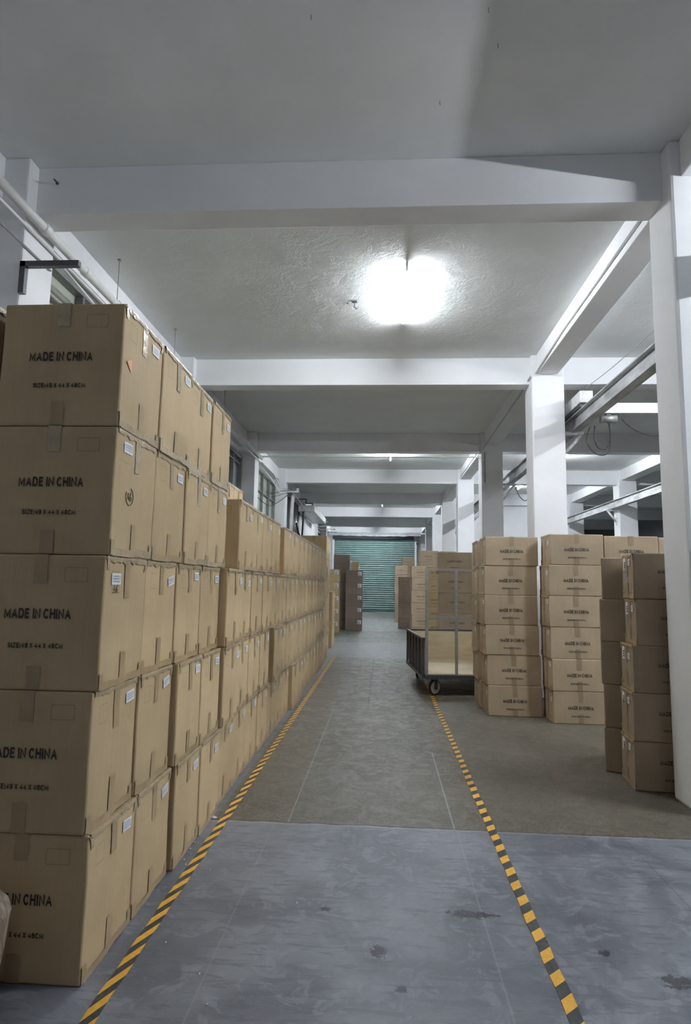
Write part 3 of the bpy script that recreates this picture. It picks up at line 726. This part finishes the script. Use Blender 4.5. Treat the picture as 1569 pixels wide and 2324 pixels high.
# ------------------------------------------------------------------ crane in the right-hand bay
def ibeam(bm, x, y0, y1, z0, z1, w=.12):
    box(bm, x-w/2, x+w/2, y0, y1, z0, z0+.014); box(bm, x-w/2, x+w/2, y0, y1, z1-.014, z1); box(bm, x-.006, x+.006, y0, y1, z0+.014, z1-.014)
for x, lab in ((2.52, 'scuffed steel crane rail running beside the white pillars of the aisle'), (5.87, 'pale steel crane rail on the far side of the right-hand bay')):
    bm = bmesh.new(); ibeam(bm, x, .4, 19.9, 3.41, 3.61)
    r = obj('crane_rail', bm, M['rail'], loc=(0, 0, 0)); tag(r, lab, 'crane rail', 'crane rails')
for side_, (xa, xb, xd) in enumerate(((2.34, 2.62, 1), (6.0, 5.76, -1))):
    for i in range(1, 7):
        y = BEAMS[i]+.08
        bm = bmesh.new()
        lo, hi = min(xa, xb), max(xa, xb)
        box(bm, lo, hi, y-.04, y+.04, 3.37, 3.41)
        tube(bm, [(xa+xd*.005, y, 3.08), (xb-xd*.03, y, 3.365)], .028, 4); box(bm, min(xa, xa+xd*.015), max(xa, xa+xd*.015), y-.04, y+.04, 3.0, 3.37)
        b_ = obj('rail_bracket', bm, M['wmetal'])
        tag(b_, f'white steel bracket under the {("nearer", "farther")[side_]} crane rail, on the {names[i-2] if i > 1 else "camera-side"} pillar of its row', 'bracket', 'crane rail brackets')
G = empty('crane_bridge', (2.5, 7.62, 3.61), 'white crane girder with its box carriage spanning the right-hand bay', 'crane')
obj('end_carriage', B(-.05, .11, -.04, .95, .07, .22), M['wmetal'], G, bevel=.006)
bm = bmesh.new(); box(bm, -.04, .07, 0, .9, .02, .07)
obj('carriage_frame', bm, M['dmetal'], G)
bm = bmesh.new()
for y in (.1, .8): bmesh.ops.create_cone(bm, cap_ends=True, segments=14, radius1=.045, radius2=.045, depth=.04, matrix=Matrix.Translation((.02, y, .045)) @ Matrix.Rotation(PI/2, 4, 'Y'))
obj('wheels', bm, M['dmetal'], G)
obj('girder', B(.11, 3.30, .04, .13, -.045, .085), M['wmetal'], G)
bm = bmesh.new(); tube(bm, [(.24, .1, -.11), (.44, .1, -.11)], .05, 14); h_ = obj('hoist_motor', bm, M['metal'], G)
obj('hoist_hanger', B(.30, .36, .06, .12, -.07, -.045), M['dmetal'], G)
def cable(pts, r, lab, mat='rubber', cat='cable', name='power_cable', sub=6, grp=None):
    P = [Vector(p) for p in pts]; out = []
    for i in range(len(P)-1):
        a, b, c, d = P[max(i-1, 0)], P[i], P[i+1], P[min(i+2, len(P)-1)]
        for k in range(sub):
            t = k/sub; out.append(.5*((2*b)+(-a+c)*t+(2*a-5*b+4*c-d)*t*t+(-a+3*b-3*c+d)*t**3))
    out.append(P[-1]); bm = bmesh.new(); tube(bm, out, r, 6)
    o = obj(name, bm, M[mat]); tag(o, lab, cat, grp); return o
cable([(2.66, 7.7, 3.41), (2.65, 7.7, 3.25), (2.70, 7.7, 3.12), (2.80, 7.7, 3.12), (2.85, 7.7, 3.28), (2.83, 7.7, 3.45)], .007, 'dark cable loop hanging under the crane girder')
cable([(2.62, 7.75, 3.41), (2.57, 7.75, 3.22), (2.68, 7.75, 3.06), (2.82, 7.75, 3.06), (2.87, 7.75, 3.25), (2.86, 7.75, 3.45)], .006, 'longer dark cable loop below the crane carriage')
cable([(2.99, 7.7, 3.5), (3.15, 7.7, 3.36), (3.4, 7.7, 3.28), (3.75, 7.7, 3.36), (4.05, 7.7, 3.5), (4.3, 7.7, 3.55)], .006, 'dark cable sagging sideways from the crane hoist')
cable([(2.60, 12.2, 3.41), (2.72, 12.2, 3.15), (2.85, 12.2, 3.1), (2.95, 12.2, 3.4), (2.97, 12.2, 3.75)], .008, 'grey cable hanging from the crane rail beyond the wide pillar')
cable([(2.50, 4.4, 3.80), (2.50, 5.5, 3.76), (2.50, 6.6, 3.78), (2.50, 7.5, 3.84)], .004, 'thin wire above the near crane rail', 'metal', 'wire', 'wire')

# ------------------------------------------------------------------ services
def pipe(name, pts, r, lab, mat='pipe', cat='pipe', grp=None, n=10):
    bm = bmesh.new(); tube(bm, pts, r, n); o = obj(name, bm, M[mat]); tag(o, lab, cat, grp); return o
P = empty('water_pipe', (-2.552, 0, 3.955), 'thick white pipe under the ceiling along the left wall', 'pipe')
bm = bmesh.new(); tube(bm, [(0, -6.8, 0), (0, 12.4, 0)], .036, 14); obj('pipe_run', bm, M['pipe'], P)
for y in (4.12, 4.75, 9.0): bm = bmesh.new(); tube(bm, [(0, y-.03, 0), (0, y-.02, 0), (0, y+.04, 0), (0, y+.05, 0)], [.037, .043, .043, .037], 14); obj('pipe_coupling', bm, M['pipe'], P)
for i, y in enumerate((1.9, 5.36, 6.95, 9.3)):
    bm = bmesh.new(); tube(bm, [(-2.552, y, 4.0), (-2.552, y, CEIL-.012)], .004, 6); box(bm, -2.567, -2.537, y-.015, y+.015, CEIL-.012, CEIL)
    tube(bm, [(-2.552+.044*math.sin(t*PI/6), y, 3.955-.044*math.cos(t*PI/6)) for t in range(13)], .003, 5, False)
    o = obj('pipe_hanger', bm, M['metal']); tag(o, f'thin steel rod and ring holding the thick left pipe, {("beside the camera", "just above the nearest top carton", "above the second top carton", "past the tall cartons")[i]}', 'pipe hanger', 'pipe hangers')
pipe('conduit', [(-2.582, -6.8, 3.868), (-2.582, 12.4, 3.868)], .013, 'slim white conduit right below the thick left pipe', cat='conduit')
pipe('conduit', [(-2.585, 4.4, 3.84), (-2.62, 5.2, 3.80), (-2.66, 6.5, 3.70), (-2.70, 7.8, 3.62)], .011, 'slim white conduit branching downwards from the left pipes', cat='conduit')
pipe('conduit', [(-2.588, -6.8, 3.72), (-2.588, 4.3, 3.72)], .008, 'thin cable clipped to the near left half pillar', 'metal', 'conduit')
bm = bmesh.new(); box(bm, -2.598, -2.17, 3.93, 3.97, 3.555, 3.595); box(bm, -2.598, -2.558, 3.93, 3.97, 3.36, 3.595)
o = obj('shelf_bracket', bm, M['dmetal']); tag(o, 'dark grey L-shaped steel bracket on the left half pillar above the cartons', 'bracket')
bm = bmesh.new(); tube(bm, [(-2.45, 4.065, 4.28), (-2.45, 4.02, 4.28), (-2.43, 4.02, 4.26)], .006, 6); box(bm, -2.458, -2.442, 4.055, 4.07, 4.272, 4.288)
o = obj('wall_hook', bm, M['dmetal']); tag(o, 'small dark hook on the near cross beam, left end', 'hook')
bm = bmesh.new(); box(bm, -.36, -.31, 6.25, 6.29, 4.395, CEIL); tube(bm, [(-.33, 6.27, 4.395), (-.34, 6.27, 4.34), (-.31, 6.27, 4.32), (-.29, 6.27, 4.35)], .006, 6); tube(bm, [(-.38, 6.26, 4.39), (-.42, 6.24, 4.37)], .006, 6)
o = obj('ceiling_hook', bm, M['dmetal']); tag(o, 'small bent fan hook on the ceiling left of the nearest lamp', 'hook')
cable([(-.33, 6.3, 4.33), (-.15, 6.3, 4.35), (.15, 6.28, 4.37)], .003, 'thin wire from the ceiling hook to the nearest lamp', 'metal', 'wire', 'wire')
for i, (x, y) in enumerate(((-.42, 2.93), (.53, 2.93), (.62, 3.15), (.33, 3.55))):  # small bent pins modelled in place of tiny cracks in the ceiling
    bm = bmesh.new(); tube(bm, [(x, y, CEIL), (x, y, CEIL-.02), (x+.004, y+.006, CEIL-.025)], .0018, 5)
    o = obj('ceiling_crack', bm, M['dmetal']); tag(o, 'small nail in the near ceiling, ' + ('leftmost of the four', 'farthest forward on the right', 'right of centre, between two others', 'closest to the cross beam')[i], 'crack', 'ceiling cracks')
pipe('conduit', [(1.975, 4.35, 4.215), (1.975, 6.6, 4.215), (1.975, 7.84, 4.15)], .011, 'slim conduit along the side of the right ceiling beam, nearest bay', cat='conduit')
pipe('conduit', [(1.975, 12.4, 4.20), (1.975, 15.7, 4.18)], .010, 'slim conduit along the right ceiling beam in the third bay', cat='conduit')
pipe('conduit', [(1.90, 7.82, 4.10), (1.90, 8.4, 4.05), (1.90, 12.0, 4.0)], .010, 'slim grey conduit past the wide white pillar', 'metal', 'conduit')
pipe('conduit', [(-2.55, 12.38, 3.99), (.2, 12.38, 3.985), (1.95, 12.38, 4.0)], .013, 'slim conduit crossing the aisle below the third beam', cat='conduit')
pipe('conduit', [(1.985, 11.93, 4.0), (1.985, 11.93, 3.4)], .009, 'grey conduit down the second pillar past the wide one', 'metal', 'conduit')
pipe('conduit', [(-2.55, 12.4, 3.86), (-2.5, 13.5, 3.84), (-2.55, 14.6, 3.70), (-2.5, 15.9, 3.84)], .016, 'upper bent conduit near the third left window', cat='conduit')
pipe('conduit', [(-2.58, 12.3, 3.80), (-2.56, 13.6, 3.72), (-2.58, 14.8, 3.60), (-2.5, 15.9, 3.78)], .014, 'lower bent conduit near the third left window', cat='conduit')
cable([(-2.75, 12.4, 3.3), (-2.72, 13.3, 3.18), (-2.70, 14.5, 3.24), (-2.55, 15.9, 3.7)], .008, 'dark cable sagging across the third left window')
cable([(-2.45, 16.1, 3.78), (-2.40, 17.2, 3.70), (-2.35, 18.6, 3.5)], .014, 'pale cable running down to the far wall unit', 'pipe')
bm = bmesh.new(); box(bm, -2.6, -2.27, 15.98, 16.02, 3.79, 3.83); box(bm, -2.33, -2.27, 15.96, 16.04, 3.83, 3.90)
o = obj('wall_bracket', bm, M['wmetal']); tag(o, 'white steel arm with a small box, sticking out of the left wall', 'bracket')
# grey curtain and pipes
bm = bmesh.new(); n = 60; g = []
for i in range(n+1):
    y = 16.25+2.4*i/n; x = -2.63+.03*math.sin(i*.9)+.012*math.sin(i*2.3); g.append([bm.verts.new((x, y, z)) for k, z in enumerate((3.75, 2.9, 2.0, .02))])
for i in range(n):
    for k in range(3): f = bm.faces.new((g[i][k], g[i+1][k], g[i+1][k+1], g[i][k+1])); f.smooth = True
bmesh.ops.solidify(bm, geom=bm.faces[:], thickness=.006)
o = obj('curtain', bm, M['curtain']); tag(o, 'dark grey plastic curtain hanging on the left wall beyond the windows', 'curtain')
for k, dy in enumerate((0, .22)):
    pipe('duct_pipe', [(-2.46, 16.2+dy, 3.74), (-2.49, 16.24+dy, 3.6), (-2.52, 16.3+dy, 3.2), (-2.53, 16.3+dy, 0)], .035, f'grey pipe bending down in front of the curtain, {("nearer", "farther")[k]} one', 'hub', 'pipe')
cable([(-2.45, 18.34, 3.57), (-2.44, 18.25, 3.1), (-2.42, 17.9, 2.72), (-2.45, 17.5, 2.80), (-2.5, 17.3, 3.1)], .03, 'thick dark hose beside the grey curtain', name='hose', cat='hose')
U = empty('wall_unit', (-2.35, 20.2, 3.55), 'long white box unit with a grey underside on the far left wall', 'wall unit')
obj('unit_casing', B(-.25, .25, -1.9, 1.8, .01, .2), M['wmetal'], U, bevel=.01)
obj('unit_underside', B(-.24, .24, -1.88, 1.78, 0.0, .01), M['metal'], U)
obj('unit_flap', B(.25, .38, 1.2, 1.24, .0, .03), M['wmetal'], U)
cable([(-2.5, 17.4, 3.8), (-2.3, 17.8, 3.86), (-2.35, 18.2, 3.80), (-2.2, 18.6, 3.84), (-2.3, 19.0, 3.79)], .018, 'bundle of dark cables above the white wall unit', name='cable_bundle')
for k in range(3):
    cable([(-3.04, 24.3+k*.9, 3.9-.05*k), (-2.6, 24.4+k*.9, 3.7-.05*k), (-2.3, 24.6+k*.9, 3.74-.05*k), (-2.05, 24.7+k*.9, 3.72-.05*k), (-2.1, 24.9+k*.9, 3.78-.05*k)], .015, f'grey pipe end sticking out of the far left wall, {names[k]} of three', 'pipe', 'pipe', 'pipe_stub')

# ------------------------------------------------------------------ small things
bm = bmesh.new(); box(bm, -.0, .32, -.006, 0, 0, .315)
o = obj('cardboard_sheet', bm, M['brownboard'], loc=(1.935, 3.955, 1.295)); tag(o, 'brown cardboard sheet fixed to the nearest pillar at the right frame edge', 'cardboard sheet')
bm = bmesh.new()
for (a, b_, c, d) in ((4.06, .125, 4.03, .09), (4.05, .13, 4.04, .11), (4.02, .10, 3.99, .085), (3.975, .085, 3.97, .06), (4.03, .12, 4.01, .125)):
    tube(bm, [(1.9195, a, b_), (1.9195, c, d)], .005, 5)
o = obj('scribble', bm, M['ink'], parent=None); tag(o, 'black scribble at the foot of the nearest pillar', 'scribble')
# wrapped bundle at the left frame edge
bm = bmesh.new(); bmesh.ops.create_icosphere(bm, subdivisions=5, radius=1)
for v in bm.verts:
    p = v.co.copy(); n_ = noise.noise(p*2.3)*.08+noise.noise(p*7)*.035
    sx = .25*(.72+.28*min(1, (p.z+1)))
    v.co = Vector((math.copysign(abs(p.x)**.6, p.x)*sx*(1+n_), math.copysign(abs(p.y)**.6, p.y)*.17*(1+n_), math.copysign(abs(p.z)**.5, p.z)*.205*(1+n_*.4)))
zmin = min(v.co.z for v in bm.verts)
for v in bm.verts: v.co.z -= zmin
for f in bm.faces: f.smooth = True
o = obj('wrapped_bundle', bm, M['shrink'], loc=(-1.418, 1.90, 0)); tag(o, 'plastic-wrapped bundle peeping in at the lower left frame edge', 'bundle')
# foam crumbs
for k, (x, y) in enumerate(((-.955, 3.10), (-.94, 3.16), (-.962, 3.22), (-.93, 3.05), (-.80, 3.01), (-.80, 2.42), (-.9, 2.96), (-.62, 2.25), (-.55, 2.1), (-.965, 3.3), (-.2, 3.1), (-.35, 2.75))):
    bm = bmesh.new(); bmesh.ops.create_icosphere(bm, subdivisions=1, radius=random.uniform(.003, .0045))
    for v in bm.verts: v.co *= random.uniform(.75, 1.2)
    zmin = min(v.co.z for v in bm.verts)
    o = obj('foam_crumb', bm, M['foam'], loc=(x, y, -zmin)); tag(o, 'tiny white foam crumb on the slate floor beside the left cartons', 'foam crumb', 'foam crumbs on the floor')
# torn film by the left row
bm = bmesh.new(); vs = [bm.verts.new((x, y, .002+z)) for x, y, z in ((-.982, 3.64, 0), (-.945, 3.63, .001), (-.94, 3.65, .0), (-.96, 3.67, .001), (-.982, 3.68, .001))]
bm.faces.new(vs); bmesh.ops.solidify(bm, geom=bm.faces[:], thickness=.001)
o = obj('torn_film', bm, M['wrap']); tag(o, 'scrap of pale film on the floor beside the left cartons', 'film scrap')
